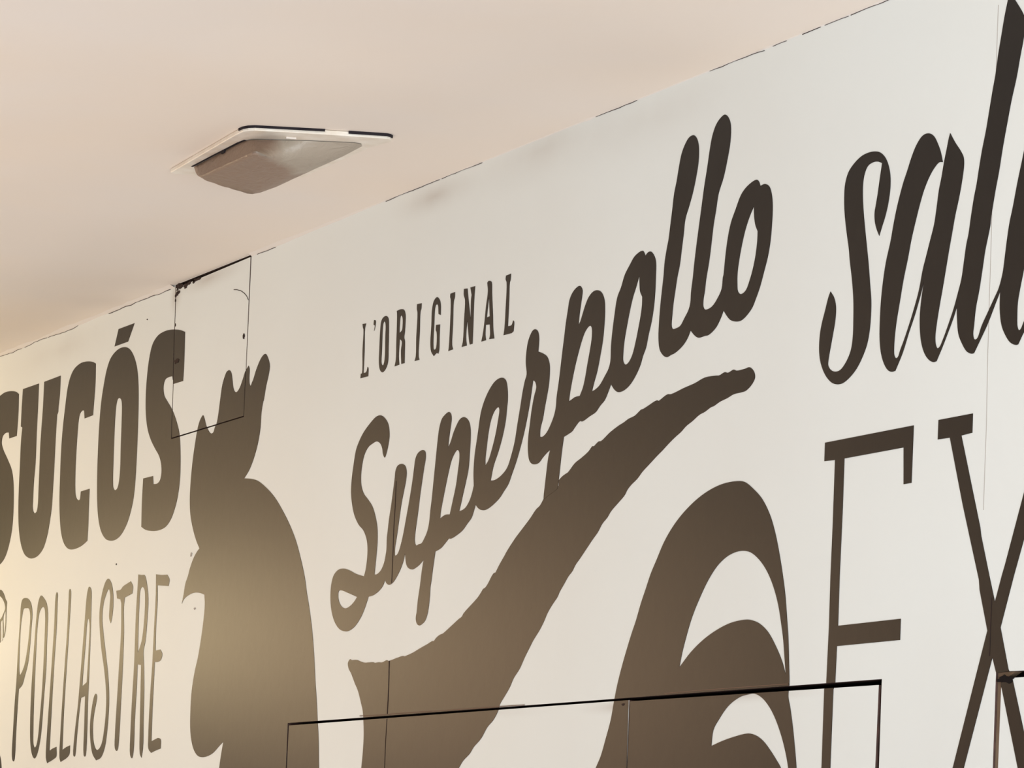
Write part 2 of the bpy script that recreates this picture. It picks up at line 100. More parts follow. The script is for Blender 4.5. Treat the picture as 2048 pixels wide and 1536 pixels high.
 ('sal','joined_letters','12432,26399 12556,26336 12666,26196 12730,26083 12781,25943c 12690,25954 12587,25904 12470,25805 12340,25639 12241,25451 12143,25227 12059,25018 11978,24757 11881,24480 11801,24184 11734,23936 11696,23719 11687,23566 11697,23480 11739,23432 11791,23442 11843,23529 11930,23654 12045,23843 12159,24049 12271,24287 12352,24547 12435,24738 12519,24929 12602,25119 12654,25331 12704,25577 12758,25738 12811,25932 12865,26092 12918,26252 12946,26306c 13070,26156 13208,26013 13276,25916 13288,25813 13251,25618 13186,25394 13105,25172 13040,24948 12974,24723 12922,24529 12844,24239 12778,24013 12713,23754 12689,23589 12708,23486 12749,23437 12799,23449 12870,23532 12982,23701 13121,23932 13202,24104 13283,24292 13334,24517 13384,24743 13424,24853 13474,25078 13538,25334 13590,25492 13641,25700 13705,25939 13784,26175 13848,26413 13924,26699 13976,26873 14001,26985 14038,27161 14102,27398 14166,27635 14246,27869c 14360,27846c 14599,27561 14641,27465 14608,27257 14537,27024 14461,26758 14357,26481 14280,26231 14178,25886 14103,25586 14025,25335 13975,25145 13937,24986 13926,24905 13887,24779 13822,24592 13759,24321 13696,24066 13631,23861 13596,23635 13579,23522 13602,23453 13645,23439 13688,23458 13769,23595 13906,23757 14043,23918 14151,24050 14230,24234 14255,24345c 14315,24663 14364,24867 14429,25053 14505,25302 14556,25457 14653,25734 14810,26228 14976,27179c 15387,27091c 15145,26002 14926,25068 14698,24197 14628,23981 14578,23794 14570,23601 14579,23487 14611,23434 14649,23437 14718,23524 14882,23719c 14888,23526c 14722,23387 14603,23250c 14553,23248 14427,23297 14312,23409 14223,23551 14181,23735 14176,23883 14181,23996c 14046,23803 13911,23609 13746,23418 13608,23263c 13551,23262 13434,23310 13313,23441 13236,23567 13200,23755 13185,23931c 13125,23815 13013,23647 12873,23448 12731,23266c 12657,23263 12551,23305 12442,23403 12361,23548 12318,23722 12306,23943 12332,24143 12388,24398c 12319,24230 12192,23976 12049,23741 11906,23487 11731,23259c 11638,23257 11543,23294 11445,23392 11360,23557 11319,23768 11316,23993 11330,24250 11366,24504 11433,24788 11545,25082 11586,25231 11655,25445 11726,25623 11826,25831 11913,25971 12014,26143 12131,26295 12280,26396',[]),
 ('ex','letter','9971,22464c 12216,22466c 12192,21698c 12001,21697c 11981,22193c 10491,22192c 10480,21533c 10444,20576c 10435,19895c 12005,19903c 11998,19622c 10419,19618c 10396,19076c 10356,19035c 10327,17966c 10293,17352c 10033,17353c 10101,17970c 10119,19044c 10168,19119c 10201,19905c 10207,20592c 10231,21294c 10247,22195c 9967,22205c',[]),
 ('ex','letter','12809,22474c 13610,22472c 13604,22221c 13354,22210c 13828,20972c 13855,20857c 14055,20333c 14189,19993c 14331,20315c 14404,20465c 14783,21322c 15245,22383c 15538,22381c 14801,20736c 14596,20297c 14324,19663c 14514,19129c 14599,19024c 14871,18346c 15051,17886c 15252,17326c 14987,17328c 14755,17891c 14376,18892c 14239,19110c 14156,19292c 13559,17911c 13329,17336c 13099,17337c 13308,17915c 13728,18916c 14033,19639c 13841,20171c 13823,20297c 13418,21297c 13086,22210c 12801,22216c',[]),
]
H1_HOLE=[(-1.62464, 2.84953), (-1.20099, 2.84933), (-1.19554, 2.52291), (-1.59896, 2.52034)]
H1_PANELS=[[(-1.62024, 2.84187), (-1.20599, 2.84524), (-1.198, 2.52547), (-1.5959, 2.52327)]]
H2_HOLE=[(-0.89363, 1.91279), (1.1569, 1.9124), (1.15486, 1.7945), (1.14806, 1.39408), (-0.86827, 1.26962), (-0.8921, 1.82923)]
H2_PANELS=[[(-0.88721, 1.90796), (0.44841, 1.90891), (0.44787, 1.8065), (0.45333, 1.3512), (-0.86116, 1.27006), (-0.88678, 1.82914)], [(0.45206, 1.90705), (1.14971, 1.9047), (1.14561, 1.79466), (1.13952, 1.39356), (0.45726, 1.35144), (0.45074, 1.80645)]]
H3_HOLE=[(1.42365, 1.91082), (1.48706, 1.90971), (2.25631, 1.90738), (2.22519, 1.46057), (1.40805, 1.41013), (1.42035, 1.79)]
H3_PANELS=[[(1.43608, 1.90181), (1.4873, 1.90161), (2.25326, 1.90021), (2.22216, 1.46038), (1.42117, 1.41094), (1.43193, 1.7898)]]
SEAM_A=[(-0.44921, 2.3266), (-0.44887, 2.28386), (-0.4505, 2.2396), (-0.449, 2.18633), (-0.44885, 2.14568)]
SEAM_B=[(-0.44455, 2.00825), (-0.4422, 1.95742), (-0.44294, 1.91555)]
SEAM_B2=[(-0.44305, 1.90684), (-0.44436, 1.8703), (-0.44395, 1.81816)]
SEAM_FAINT=[(1.4004, 2.77885), (1.39899, 2.71541), (1.39906, 2.74891), (1.39978, 2.65512)]
SEAM_C=[(1.40144, 2.78198), (1.39921, 2.70868), (1.39606, 2.523), (1.39224, 2.32642), (1.39204, 2.22882), (1.38889, 2.11922)]
SEAM_D=[(1.4117, 2.00551), (1.40969, 1.96431), (1.4091, 1.93137)]
CURVE_CRACK=[(-1.28692, 2.79072), (-1.27043, 2.78835), (-1.24827, 2.78313), (-1.22852, 2.77524), (-1.21415, 2.76713), (-1.205, 2.75828)]
EDGE_PX=[(-2.80993, 2.8503), (-2.82857, 3.73367), (-2.37444, 3.63221), (-2.16053, 3.58443), (-1.72541, 3.48723), (-1.27707, 3.38707), (-1.19993, 3.36984), (-0.59845, 3.23547), (-0.17695, 3.14131), (0.12274, 3.07436), (0.24909, 3.04613), (0.39567, 3.01339), (0.59865, 2.96804), (0.80987, 2.92086), (1.13737, 2.84769)]
FLANGE=[(-0.53011, -0.42504, 2.844), (-0.18107, -0.44269, 2.844), (-0.16292, -0.44281, 2.844), (-0.14663, -0.44222, 2.844), (-0.13412, -0.43747, 2.844), (-0.12586, -0.42925, 2.844), (-0.08335, -0.32173, 2.844), (-0.05045, -0.22402, 2.844), (-0.05259, -0.21759, 2.844), (-0.0592, -0.21095, 2.844), (-0.06884, -0.20841, 2.844), (-0.13214, -0.21849, 2.844), (-0.4216, -0.21829, 2.844), (-0.43809, -0.22659, 2.844), (-0.51509, -0.37071, 2.844), (-0.53515, -0.4147, 2.844)]
RIM=[(-0.45307, -0.41058, 2.843), (-0.22991, -0.4159, 2.843), (-0.20581, -0.41476, 2.843), (-0.18747, -0.40867, 2.843), (-0.13864, -0.32332, 2.843), (-0.10706, -0.25519, 2.843), (-0.109, -0.24521, 2.843), (-0.11648, -0.23641, 2.843), (-0.40321, -0.23549, 2.843), (-0.42133, -0.23926, 2.843), (-0.45829, -0.39739, 2.843)]
BOWL=[(-0.35959, -0.43352, 2.805), (-0.13983, -0.43035, 2.805), (-0.12604, -0.4306, 2.805), (-0.11765, -0.42868, 2.805), (-0.11997, -0.4224, 2.805), (-0.22447, -0.31236, 2.805), (-0.23674, -0.30904, 2.805), (-0.44521, -0.30208, 2.805), (-0.44958, -0.30785, 2.805), (-0.38932, -0.41279, 2.805)]
GASKET_A=[(-0.16209, -0.44313, 2.8438), (-0.1458, -0.44254, 2.8438), (-0.1333, -0.4378, 2.8438), (-0.12503, -0.42958, 2.8438), (-0.08081, -0.32282, 2.8438)]
GASKET_B=[(-0.06932, -0.28543, 2.8438), (-0.04791, -0.22516, 2.8438), (-0.05006, -0.21873, 2.8438), (-0.05666, -0.21209, 2.8438)]
RIM_SHADE=[(-0.45531, -0.41149, 2.8415), (-0.34404, -0.41419, 2.8415), (-0.22898, -0.41619, 2.8415), (-0.20206, -0.41439, 2.8415)]
CLIP=[(-0.14302, -0.3665, 2.8405), (-0.13817, -0.3505, 2.8405)]
CLIP_DARK=[(-0.30711, -0.41407, 2.8405), (-0.29288, -0.41423, 2.8405)]
LIP_A=[(-0.56184, 1.91569), (-0.47486, 1.91479), (-0.39022, 1.91521), (-0.18743, 1.91433), (0.00334, 1.91391), (0.0946, 1.91331)]
LIP_B=[(0.55987, 1.91484), (0.66543, 1.91537), (0.78144, 1.91534), (0.86534, 1.91532), (0.91718, 1.91507)]
CRACKS=[(-3.1303, -2.6426, 0.001), (-2.6203, -2.4562, 0.001), (-2.449, -2.2396, 0.001), (-2.0366, -1.6519, 0.0015), (-1.17, -1.0744, 0.001), (-0.5517, -0.3209, 0.0011), (-0.3126, -0.1497, 0.0009), (0.2677, 0.4073, 0.001), (0.6367, 0.7994, 0.0009), (0.8224, 0.862, 0.0006), (0.9052, 0.956, 0.0011), (0.9668, 1.031, 0.0006), (1.0363, 1.1563, 0.0009)]
STAINS_AND_SHADE=[(-0.3388, 2.8221, 0.2245, 0.0412, 0.9), (0.0702, 2.8305, 0.449, 0.0776, 0.45), (0.451, 2.8089, 0.3975, 0.0972, 0.35), (-1.4251, 2.835, 0.2489, 0.0319, 0.9), (-1.6189, 2.8273, 0.0477, 0.0545, 1.2), (0.4353, 1.9004, 0.1868, 0.0167, 0.9), (0.8105, 1.9022, 0.2676, 0.0142, 0.7), (-0.1864, 1.9042, 0.5413, 0.0151, 0.5), (-2.3594, 2.805, 0.5063, 0.0714, 0.35)]
EDGE_X=[-2.8099, -2.6576, -2.4741, -2.2362, -2.0366, -1.6282, -1.2042, -1.054, -0.7146, -0.5561, -0.1497, 0.1411, 0.2642, 0.4073, 0.6061, 0.8138, 0.9803, 1.1373]
# ---------------------------------------------------------------- materials
def mat(name, color, rough=0.5, spec=0.5, noise_amt=0.0, noise_scale=8.0, color2=None, bump=0.0, bump_scale=60.0, stretch=(1, 1, 1)):
    m = bpy.data.materials.new(name)
    m.use_nodes = True
    nt = m.node_tree
    p = nt.nodes['Principled BSDF']
    p.inputs['Base Color'].default_value = (*color, 1)
    p.inputs['Roughness'].default_value = rough
    p.inputs['Specular IOR Level'].default_value = spec
    tc = nt.nodes.new('ShaderNodeTexCoord')
    mp = nt.nodes.new('ShaderNodeMapping')
    mp.inputs['Scale'].default_value = stretch
    nt.links.new(tc.outputs['Object'], mp.inputs[0])
    if color2 is not None:
        n = nt.nodes.new('ShaderNodeTexNoise')
        n.inputs['Scale'].default_value = noise_scale
        n.inputs['Detail'].default_value = 5
        nt.links.new(mp.outputs[0], n.inputs['Vector'])
        r = nt.nodes.new('ShaderNodeMapRange')
        r.inputs[1].default_value = 0.35
        r.inputs[2].default_value = 0.65
        nt.links.new(n.outputs[0], r.inputs[0])
        mx = nt.nodes.new('ShaderNodeMix')
        mx.data_type = 'RGBA'
        mx.inputs[6].default_value = (*color, 1)
        mx.inputs[7].default_value = (*color2, 1)
        nt.links.new(r.outputs[0], mx.inputs[0])
        nt.links.new(mx.outputs[2], p.inputs['Base Color'])
    if bump > 0:
        n2 = nt.nodes.new('ShaderNodeTexNoise')
        n2.inputs['Scale'].default_value = bump_scale
        n2.inputs['Detail'].default_value = 4
        nt.links.new(mp.outputs[0], n2.inputs['Vector'])
        b = nt.nodes.new('ShaderNodeBump')
        b.inputs['Strength'].default_value = 1.0
        b.inputs['Distance'].default_value = bump
        nt.links.new(n2.outputs[0], b.inputs['Height'])
        nt.links.new(b.outputs[0], p.inputs['Normal'])
    return m

M_WALL = mat('wall_paint', (0.81, 0.86, 0.85), 0.55, 0.20, color2=(0.785, 0.825, 0.81), noise_scale=1.6, bump=0.00025, bump_scale=35)
M_LIP = mat('peeled_lip', (0.16, 0.10, 0.07), 0.7, 0.2)
M_PRINT = mat('brown_print', (0.008, 0.0065, 0.006), 0.40, 0.22, color2=(0.0095, 0.0075, 0.0065), noise_scale=14, bump=0.00022, bump_scale=35)
M_CEIL = mat('ceiling_plaster', (0.85, 0.745, 0.635), 0.7, 0.3, color2=(0.82, 0.755, 0.69), noise_scale=1.1, bump=0.0006, bump_scale=18)
M_CAULK = mat('white_filler', (0.80, 0.74, 0.68), 0.6, 0.3, bump=0.001, bump_scale=60)
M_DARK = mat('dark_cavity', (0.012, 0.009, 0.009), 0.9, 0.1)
M_EDGE = mat('raw_board_edge', (0.10, 0.055, 0.045), 0.8, 0.2, color2=(0.05, 0.03, 0.025), noise_scale=40)
M_RUST = mat('rusty_strip', (0.13, 0.075, 0.04), 0.6, 0.3, color2=(0.22, 0.16, 0.11), noise_scale=22, stretch=(1, 1, .35))
M_CRACK = mat('crack_dirt', (0.045, 0.03, 0.026), 0.9, 0.1)
M_SEAM = mat('faint_joint', (0.42, 0.39, 0.36), 0.8, 0.2)
M_FLANGE = mat('yellowed_white_plastic', (0.86, 0.81, 0.72), 0.4, 0.5, color2=(0.76, 0.68, 0.57), noise_scale=30, bump=0.0006, bump_scale=50)
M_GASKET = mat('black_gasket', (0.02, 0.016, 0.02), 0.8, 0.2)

def add_stains_and_shade(m, stains_and_shade, tint):
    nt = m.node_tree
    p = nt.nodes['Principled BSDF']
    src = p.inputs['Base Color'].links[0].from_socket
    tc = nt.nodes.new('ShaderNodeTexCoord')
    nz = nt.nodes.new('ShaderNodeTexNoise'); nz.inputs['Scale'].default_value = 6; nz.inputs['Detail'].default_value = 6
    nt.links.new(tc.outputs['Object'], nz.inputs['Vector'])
    for cx, cz, rx, rz, amt in stains_and_shade:
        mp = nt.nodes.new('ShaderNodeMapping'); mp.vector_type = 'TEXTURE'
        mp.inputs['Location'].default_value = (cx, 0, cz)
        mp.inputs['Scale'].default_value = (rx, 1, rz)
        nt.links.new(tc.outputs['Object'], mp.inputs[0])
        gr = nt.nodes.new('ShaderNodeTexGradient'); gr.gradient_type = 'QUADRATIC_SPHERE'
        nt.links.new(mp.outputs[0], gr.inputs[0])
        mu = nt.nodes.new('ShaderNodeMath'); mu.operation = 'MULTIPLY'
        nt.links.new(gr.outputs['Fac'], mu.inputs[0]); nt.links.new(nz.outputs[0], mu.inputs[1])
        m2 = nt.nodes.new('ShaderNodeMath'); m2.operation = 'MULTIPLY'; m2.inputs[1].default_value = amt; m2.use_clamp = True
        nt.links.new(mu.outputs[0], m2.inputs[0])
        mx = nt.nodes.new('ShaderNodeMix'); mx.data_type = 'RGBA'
        nt.links.new(m2.outputs[0], mx.inputs[0]); nt.links.new(src, mx.inputs[6]); mx.inputs[7].default_value = (*tint, 1)
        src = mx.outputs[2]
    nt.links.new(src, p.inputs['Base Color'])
add_stains_and_shade(M_WALL, STAINS_AND_SHADE, (0.40, 0.33, 0.27))  # dust smudges, plus grey shade under the ceiling painted into the wall colour

# ---------------------------------------------------------------- helpers
def link(o, parent=None):
    COL.objects.link(o)
    if parent is not None:
        o.parent = parent
    return o

def mesh_obj(name, verts, faces, material, parent=None, mats=None, fmat=None, smooth=False):
    me = bpy.data.meshes.new(name)
    me.from_pydata(verts, [], faces)
    for m in (mats or [material]):
        me.materials.append(m)
    if fmat:
        for p, i in zip(me.polygons, fmat):
            p.material_index = i
    if smooth:
        for p in me.polygons:
            p.use_smooth = True
    me.update()
    return link(bpy.data.objects.new(name, me), parent)

def tag(o, label=None, cat=None, group=None, kind=None):
    if label: o['label'] = label
    if cat: o['category'] = cat
    if group: o['group'] = group
    if kind: o['kind'] = kind
    return o

def thing(name, label, cat, group=None, loc=(0, 0, 0)):
    o = bpy.data.objects.new(name, None)
    o.location = (0, 0, 0)
    link(o)
    return tag(o, label, cat, group)

def parse(s):
    out = []
    for t in s.split():
        c = t.endswith('c')
        a, b = t.rstrip('c').split(',')
        out.append((int(a) / 10000.0, int(b) / 10000.0, c))
    return out

def spline(s, sub=4):
    """closed centripetal Catmull-Rom curve through the points, broken at the corners"""
    P = parse(s)
    n = len(P)
    out = []
    def lerp(a, b, ta, tb, t):
        k = (t - ta) / (tb - ta)
        return (a[0] + (b[0] - a[0]) * k, a[1] + (b[1] - a[1]) * k)
    for i in range(n):
        p1, p2 = P[i], P[(i + 1) % n]
        out.append((p1[0], p1[1]))
        if p1[2] and p2[2]:
            continue
        p0 = P[i - 1] if not p1[2] else (2 * p1[0] - p2[0], 2 * p1[1] - p2[1])
        p3 = P[(i + 2) % n] if not p2[2] else (2 * p2[0] - p1[0], 2 * p2[1] - p1[1])
        t0 = 0.0
        t1 = t0 + max(math.hypot(p1[0] - p0[0], p1[1] - p0[1]), 1e-7) ** 0.5
        t2 = t1 + max(math.hypot(p2[0] - p1[0], p2[1] - p1[1]), 1e-7) ** 0.5
        t3 = t2 + max(math.hypot(p3[0] - p2[0], p3[1] - p2[1]), 1e-7) ** 0.5
        for k in range(1, sub):
            t = t1 + (t2 - t1) * k / sub
            a1 = lerp(p0, p1, t0, t1, t); a2 = lerp(p1, p2, t1, t2, t); a3 = lerp(p2, p3, t2, t3, t)
            b1 = lerp(a1, a2, t0, t2, t); b2 = lerp(a2, a3, t1, t3, t)
            out.append(lerp(b1, b2, t1, t2, t))
    return out

def tess(loops):
    flat = [p for l in loops for p in l]
    tris = geometry.tessellate_polygon([[Vector((p[0], p[1], 0)) for p in l] for l in loops])
    return [[flat[i] for i in t] for t in tris]

def ccw(poly):
    a = sum(poly[i - 1][0] * poly[i][1] - poly[i][0] * poly[i - 1][1] for i in range(len(poly)))
    return list(poly) if a > 0 else list(reversed(poly))

def half(poly, a, b, keep_left=True):
    """the part of poly to the left (or right) of the line a->b"""
    def side(p):
        s = (b[0] - a[0]) * (p[1] - a[1]) - (b[1] - a[1]) * (p[0] - a[0])
        return s if keep_left else -s
    out = []
    for i in range(len(poly)):
        p, q = poly[i - 1], poly[i]
        sp, sq = side(p), side(q)
        if (sp > 0 and sq < 0) or (sp < 0 and sq > 0):
            k = sp / (sp - sq)
            out.append((p[0] + (q[0] - p[0]) * k, p[1] + (q[1] - p[1]) * k))
        if sq >= 0:
            out.append(q)
    return out if len(out) >= 3 else None

def inside(polys, cut):
    cut = ccw(cut)
    res = []
    for p in polys:
        for i in range(len(cut)):
            p = half(p, cut[i - 1], cut[i])
            if p is None: break
        if p: res.append(p)
    return res

def outside(polys, cut):
    cut = ccw(cut)
    res = []
    for p in polys:
        for i in range(len(cut)):
            q = half(p, cut[i - 1], cut[i], False)
            if q: res.append(q)
            p = half(p, cut[i - 1], cut[i])
            if p is None: break
    return res

def area(p):
    return abs(sum(p[i - 1][0] * p[i][1] - p[i][0] * p[i - 1][1] for i in range(len(p)))) / 2

def film(name, polys, material, parent, front=-0.0006, back=-0.00005, mats=None):
    """a thin flat layer on the wall: polys are (x, z); front face towards the room"""
    key = {}
    V = []
    def vid(p):
        k = (round(p[0] * 20000), round(p[1] * 20000))
        if k not in key:
            key[k] = len(V)
            V.append((p[0], front, p[1]))
        return key[k]
    F = []
    for p in polys:
        if area(p) < 1e-9: continue
        ids = []
        for q in ccw(p):
            i = vid(q)
            if i not in ids: ids.append(i)
        if len(ids) >= 3: F.append(ids)
    cnt = {}
    for fc in F:
        for i in range(len(fc)):
            e = (fc[i - 1], fc[i])
            cnt[e] = cnt.get(e, 0) + 1
    n = len(V)
    V += [(v[0], back, v[2]) for v in V]
    fm = [0] * len(F)
    for (a, b) in list(cnt):
        if (b, a) not in cnt:
            F.append([b, a, a + n, b + n])
            fm.append(1 if mats else 0)
    return mesh_obj(name, V, F, material, parent, mats, fm)

def ribbon(name, pts, width, material, parent, y=-0.0004, jitter=0.0):
    """a thin strip of given width following points (x, z) on the wall"""
    V, F = [], []
    P = []
    for i in range(len(pts) - 1):
        a, b = pts[i], pts[i + 1]
        L = math.hypot(b[0] - a[0], b[1] - a[1])
        k = max(1, int(L / 0.012)) if jitter else 1
        for j in range(k):
            P.append((a[0] + (b[0] - a[0]) * j / k, a[1] + (b[1] - a[1]) * j / k))
    P.append(pts[-1])
    for i, p in enumerate(P):
        a, b = P[max(0, i - 1)], P[min(len(P) - 1, i + 1)]
        dx, dz = b[0] - a[0], b[1] - a[1]
        L = math.hypot(dx, dz) or 1
        nx, nz = -dz / L, dx / L
        w = width * (1 + (random.uniform(-.5, .5) if jitter else 0)) / 2
        o = random.uniform(-jitter, jitter)
        for s in (1, -1):
            V.append((p[0] + nx * (w * s + o), y, p[1] + nz * (w * s + o)))
    n = len(V)
    V += [(v[0], 0.0, v[2]) for v in V]
    for i in range(len(P) - 1):
        a = 2 * i
        F.append((a, a + 2, a + 3, a + 1))
        F.append((a + n, a, a + 1, a + 1 + n)) if i == 0 else None
        F.append((a, a + n, a + 2 + n, a + 2))
        F.append((a + 1, a + 3, a + 3 + n, a + 1 + n))
    return mesh_obj(name, V, F, material, parent)

# ---------------------------------------------------------------- wall with the three hatch openings
X0, X1, ZT = -9.0, 4.5, 2.85
HOLES = [H1_HOLE, H2_HOLE, H3_HOLE]
def wall_builder():
    outer = [(X0, 0.0), (X1, 0.0), (X1, ZT), (X0, ZT)]
    holes = []
    for hq in HOLES:
        holes.append([(p[0], min(p[1], ZT - 0.0006)) for p in hq])
    tris = tess([outer] + holes)
    V, F, FM = [], [], []
    for t in tris:
        t = ccw(t)
        b = len(V)
        V.extend((p[0], 0.0, p[1]) for p in t)
        F.append((b, b + 1, b + 2)); FM.append(0)
    for hq in holes:
        hq = ccw(hq)
        for i in range(len(hq)):
            a, c = hq[i - 1], hq[i]
            b = len(V)
            V.extend([(a[0], 0, a[1]), (c[0], 0, c[1]), (c[0], 0.03, c[1]), (a[0], 0.03, a[1])])
            F.append((b, b + 1, b + 2, b + 3)); FM.append(1)
    b = len(V)   # back of the wall
    V.extend([(X0, 0.12, 0), (X1, 0.12, 0), (X1, 0.12, ZT), (X0, 0.12, ZT)])
    F.append((b + 3, b + 2, b + 1, b)); FM.append(1)
    w = mesh_obj('wall_right', V, F, M_WALL, None, [M_WALL, M_EDGE], FM)
    tag(w, kind='structure')
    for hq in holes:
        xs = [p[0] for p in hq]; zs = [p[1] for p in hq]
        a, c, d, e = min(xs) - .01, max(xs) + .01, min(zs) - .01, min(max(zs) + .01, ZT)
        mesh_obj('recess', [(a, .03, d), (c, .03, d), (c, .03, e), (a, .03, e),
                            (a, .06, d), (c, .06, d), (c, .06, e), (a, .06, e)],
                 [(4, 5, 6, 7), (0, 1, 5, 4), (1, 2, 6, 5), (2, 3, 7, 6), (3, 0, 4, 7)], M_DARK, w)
    return w
wall = wall_builder()

# ceiling: plastered by hand, gently uneven away from the wall
def ceiling_builder():
    nx, ny = 210, 90
    V, F = [], []
    for j in range(ny + 1):
        y = 0.12 - 6.0 * (j / ny)
        for i in range(nx + 1):
            x = X0 + (X1 - X0) * i / nx
            k = min(1, max(0, (-y - 0.02) / 0.35))
            q = max(abs(x + 0.31) / 0.42, abs(y + 0.315) / 0.30)      # flat under the lamp's frame
            g = min(1.0, max(0.0, (q - 1.0) / 0.8))
            g = g * g * (3 - 2 * g)
            hgt = noise.noise(Vector((x * 1.1, y * 2.4, 3.1))) * 0.020 + noise.noise(Vector((x * 2.6, y * 5, 9.0))) * 0.006
            V.append((x, y, ZT + hgt * k * g))
    for j in range(ny):
        for i in range(nx):
            a = j * (nx + 1) + i
            F.append((a, a + 1, a + nx + 2, a + nx + 1))
    c = mesh_obj('ceiling', V, F, M_CEIL, smooth=True)
    tag(c, kind='structure')
    return c
ceiling = ceiling_builder()
wb = mesh_obj('wall_back', [(X0, 0, 0), (X0, -5.88, 0), (X0, -5.88, ZT), (X0, 0, ZT), (X0 - .1, 0, 0), (X0 - .1, -5.88, 0), (X0 - .1, -5.88, ZT), (X0 - .1, 0, ZT)],
              [(0, 1, 2, 3), (7, 6, 5, 4), (0, 4, 5, 1), (3, 2, 6, 7), (1, 5, 6, 2), (0, 3, 7, 4)], M_WALL)
tag(wb, kind='structure')

# uneven filler bead where ceiling meets wall, with a hairline crack under parts of it
def bead_r(x):
    n1, n2 = noise.noise(Vector((x * 5, 0, 0))), noise.noise(Vector((x * 23, 4, 0)))
    r = 0.0045 + 0.0030 * n1 + 0.0025 * n2
    if x > EDGE_X[9]:                       # only scattered lumps towards the right
        r = 0.0010 + max(0.0, n2 - 0.28) * 0.008
    elif x > EDGE_X[7]:
        k = (x - EDGE_X[7]) / (EDGE_X[9] - EDGE_X[7])
        r = r * (1 - k) + 0.0010 * k
    return max(0.0007, r)
def bead(x0, x1):
    V, F = [], []
    n = int((x1 - x0) / 0.02)
    for i in range(n + 1):
        x = x0 + (x1 - x0) * i / n
        r = bead_r(x)
        for k in range(5):
            a = math.pi / 2 * k / 4
            s = 1.0 - 0.30 * math.sin(2 * a)
            V.append((x, -r * math.cos(a) * 2.0 * s, ZT - r * math.sin(a) * s))
    for i in range(n):
        for k in range(4):
            a = i * 5 + k
            F.append((a, a + 1, a + 6, a + 5))
    return V, F
bv, bf = bead(X0, H1_HOLE[0][0] - 0.004)
tr = mesh_obj('trim_1', bv, bf, M_CAULK, smooth=True)
tag(tr, kind='structure')
bv, bf = bead(H1_HOLE[1][0] + 0.004, X1)
tr2 = mesh_obj('trim_2', bv, bf, M_CAULK, smooth=True)
tag(tr2, kind='structure')
E = EDGE_X
def hairline(x0, x1, parent, wdt=0.0012):
    pts = []
    n = max(2, int((x1 - x0) / 0.018))
    for i in range(n + 1):
        x = x0 + (x1 - x0) * i / n
        r = bead_r(x)
        pts.append((x, ZT - r - 0.0004 + random.uniform(-.0007, .0007)))
    ribbon('hairline_crack', pts, wdt, M_CRACK, parent, y=-0.0006)
for k, (a, c, w_) in enumerate(CRACKS):
    hairline(a, c, tr if c < H1_HOLE[0][0] else tr2, w_ * 0.8)
# ---------------------------------------------------------------- painted lettering
WORDS = {
 'sucos': ('wall_lettering', 'heavy condensed dark brown capitals ending in an accented O, cut off by the left edge', 'lettering'),
 'pollastre': ('wall_lettering', 'thin tall hand-drawn brown capitals spaced out under the heavy condensed capitals', 'lettering'),
 'emblem': ('wall_emblem', 'thin-lined round emblem half cut off at the left edge beside the thin capitals', 'emblem'),
 'cutline': ('wall_lettering', 'sliver of a dark letter at the bottom left corner of the wall', 'lettering'),
 'rooster': ('rooster_silhouette', 'tall brown rooster head and neck silhouette facing left below the small ceiling-high hatch', 'silhouette'),
 'original': ('wall_lettering', 'small dark serif capitals with an apostrophe above the big brush script word', 'lettering'),
 'superpollo': ('wall_lettering', 'large slanting brown brush script word with a long swash sweeping underneath', 'lettering'),
 'tail': ('tail_silhouette', 'brown arching tail plume silhouette with white crescents above the wide double hatch', 'silhouette'),
 'sal': ('wall_lettering', 'large thin slanting script letters running off the upper right edge', 'lettering'),
 'ex': ('wall_lettering', 'very tall thin slab-serif capitals E and X at the right edge', 'lettering'),
}
roots = {}
pieces = {}
PANELS = [('h1', H1_PANELS[0], H1_HOLE), ('h2a', H2_PANELS[0], H2_HOLE), ('h2b', H2_PANELS[1], H2_HOLE), ('h3', H3_PANELS[0], H3_HOLE)]
for word, part, outer, holes in SHAPES:
    if word not in roots:
        n_, l_, c_ = WORDS[word]
        roots[word] = thing(n_, l_, c_)
    polys = tess([spline(outer)] + [spline(h) for h in holes])
    for nm, pan, hole in PANELS:
        got = [p for p in inside(polys, pan) if area(p) > 1e-8]
        if sum(area(p) for p in got) > 2e-5:
            pieces.setdefault(nm, []).append(got)
    for hole in HOLES:
        polys = outside(polys, hole)
    fr = -0.0006 if part != 'swash' else -0.0004
    film(part, polys, M_PRINT, roots[word], front=fr)

# ---------------------------------------------------------------- hatches
def panel(name, quad, parent, thick=0.018, front=0.0):
    q = ccw(quad)
    return film(name, [q], M_WALL, parent, front=front, back=front + thick, mats=[M_WALL, M_EDGE])

h1 = thing('access_hatch', 'small painted square hatch tight under the ceiling between heavy letters and rooster comb', 'hatch')
p1 = panel('hatch_panel', H1_PANELS[0], h1)
h2 = thing('access_hatch', 'wide double hatch across the bottom with thick black gap on top', 'hatch')
p2 = panel('hatch_door', H2_PANELS[0], h2)
p3 = panel('hatch_door', H2_PANELS[1], h2)
h3 = thing('access_hatch', 'hatch at the lower right corner with a rusty brown strip along its side', 'hatch')
p4 = panel('hatch_door', H3_PANELS[0], h3)
for nm, pn in (('h1', p1), ('h2a', p2), ('h2b', p3), ('h3', p4)):
    for got in pieces.get(nm, []):
        film('print', got, M_PRINT, pn)
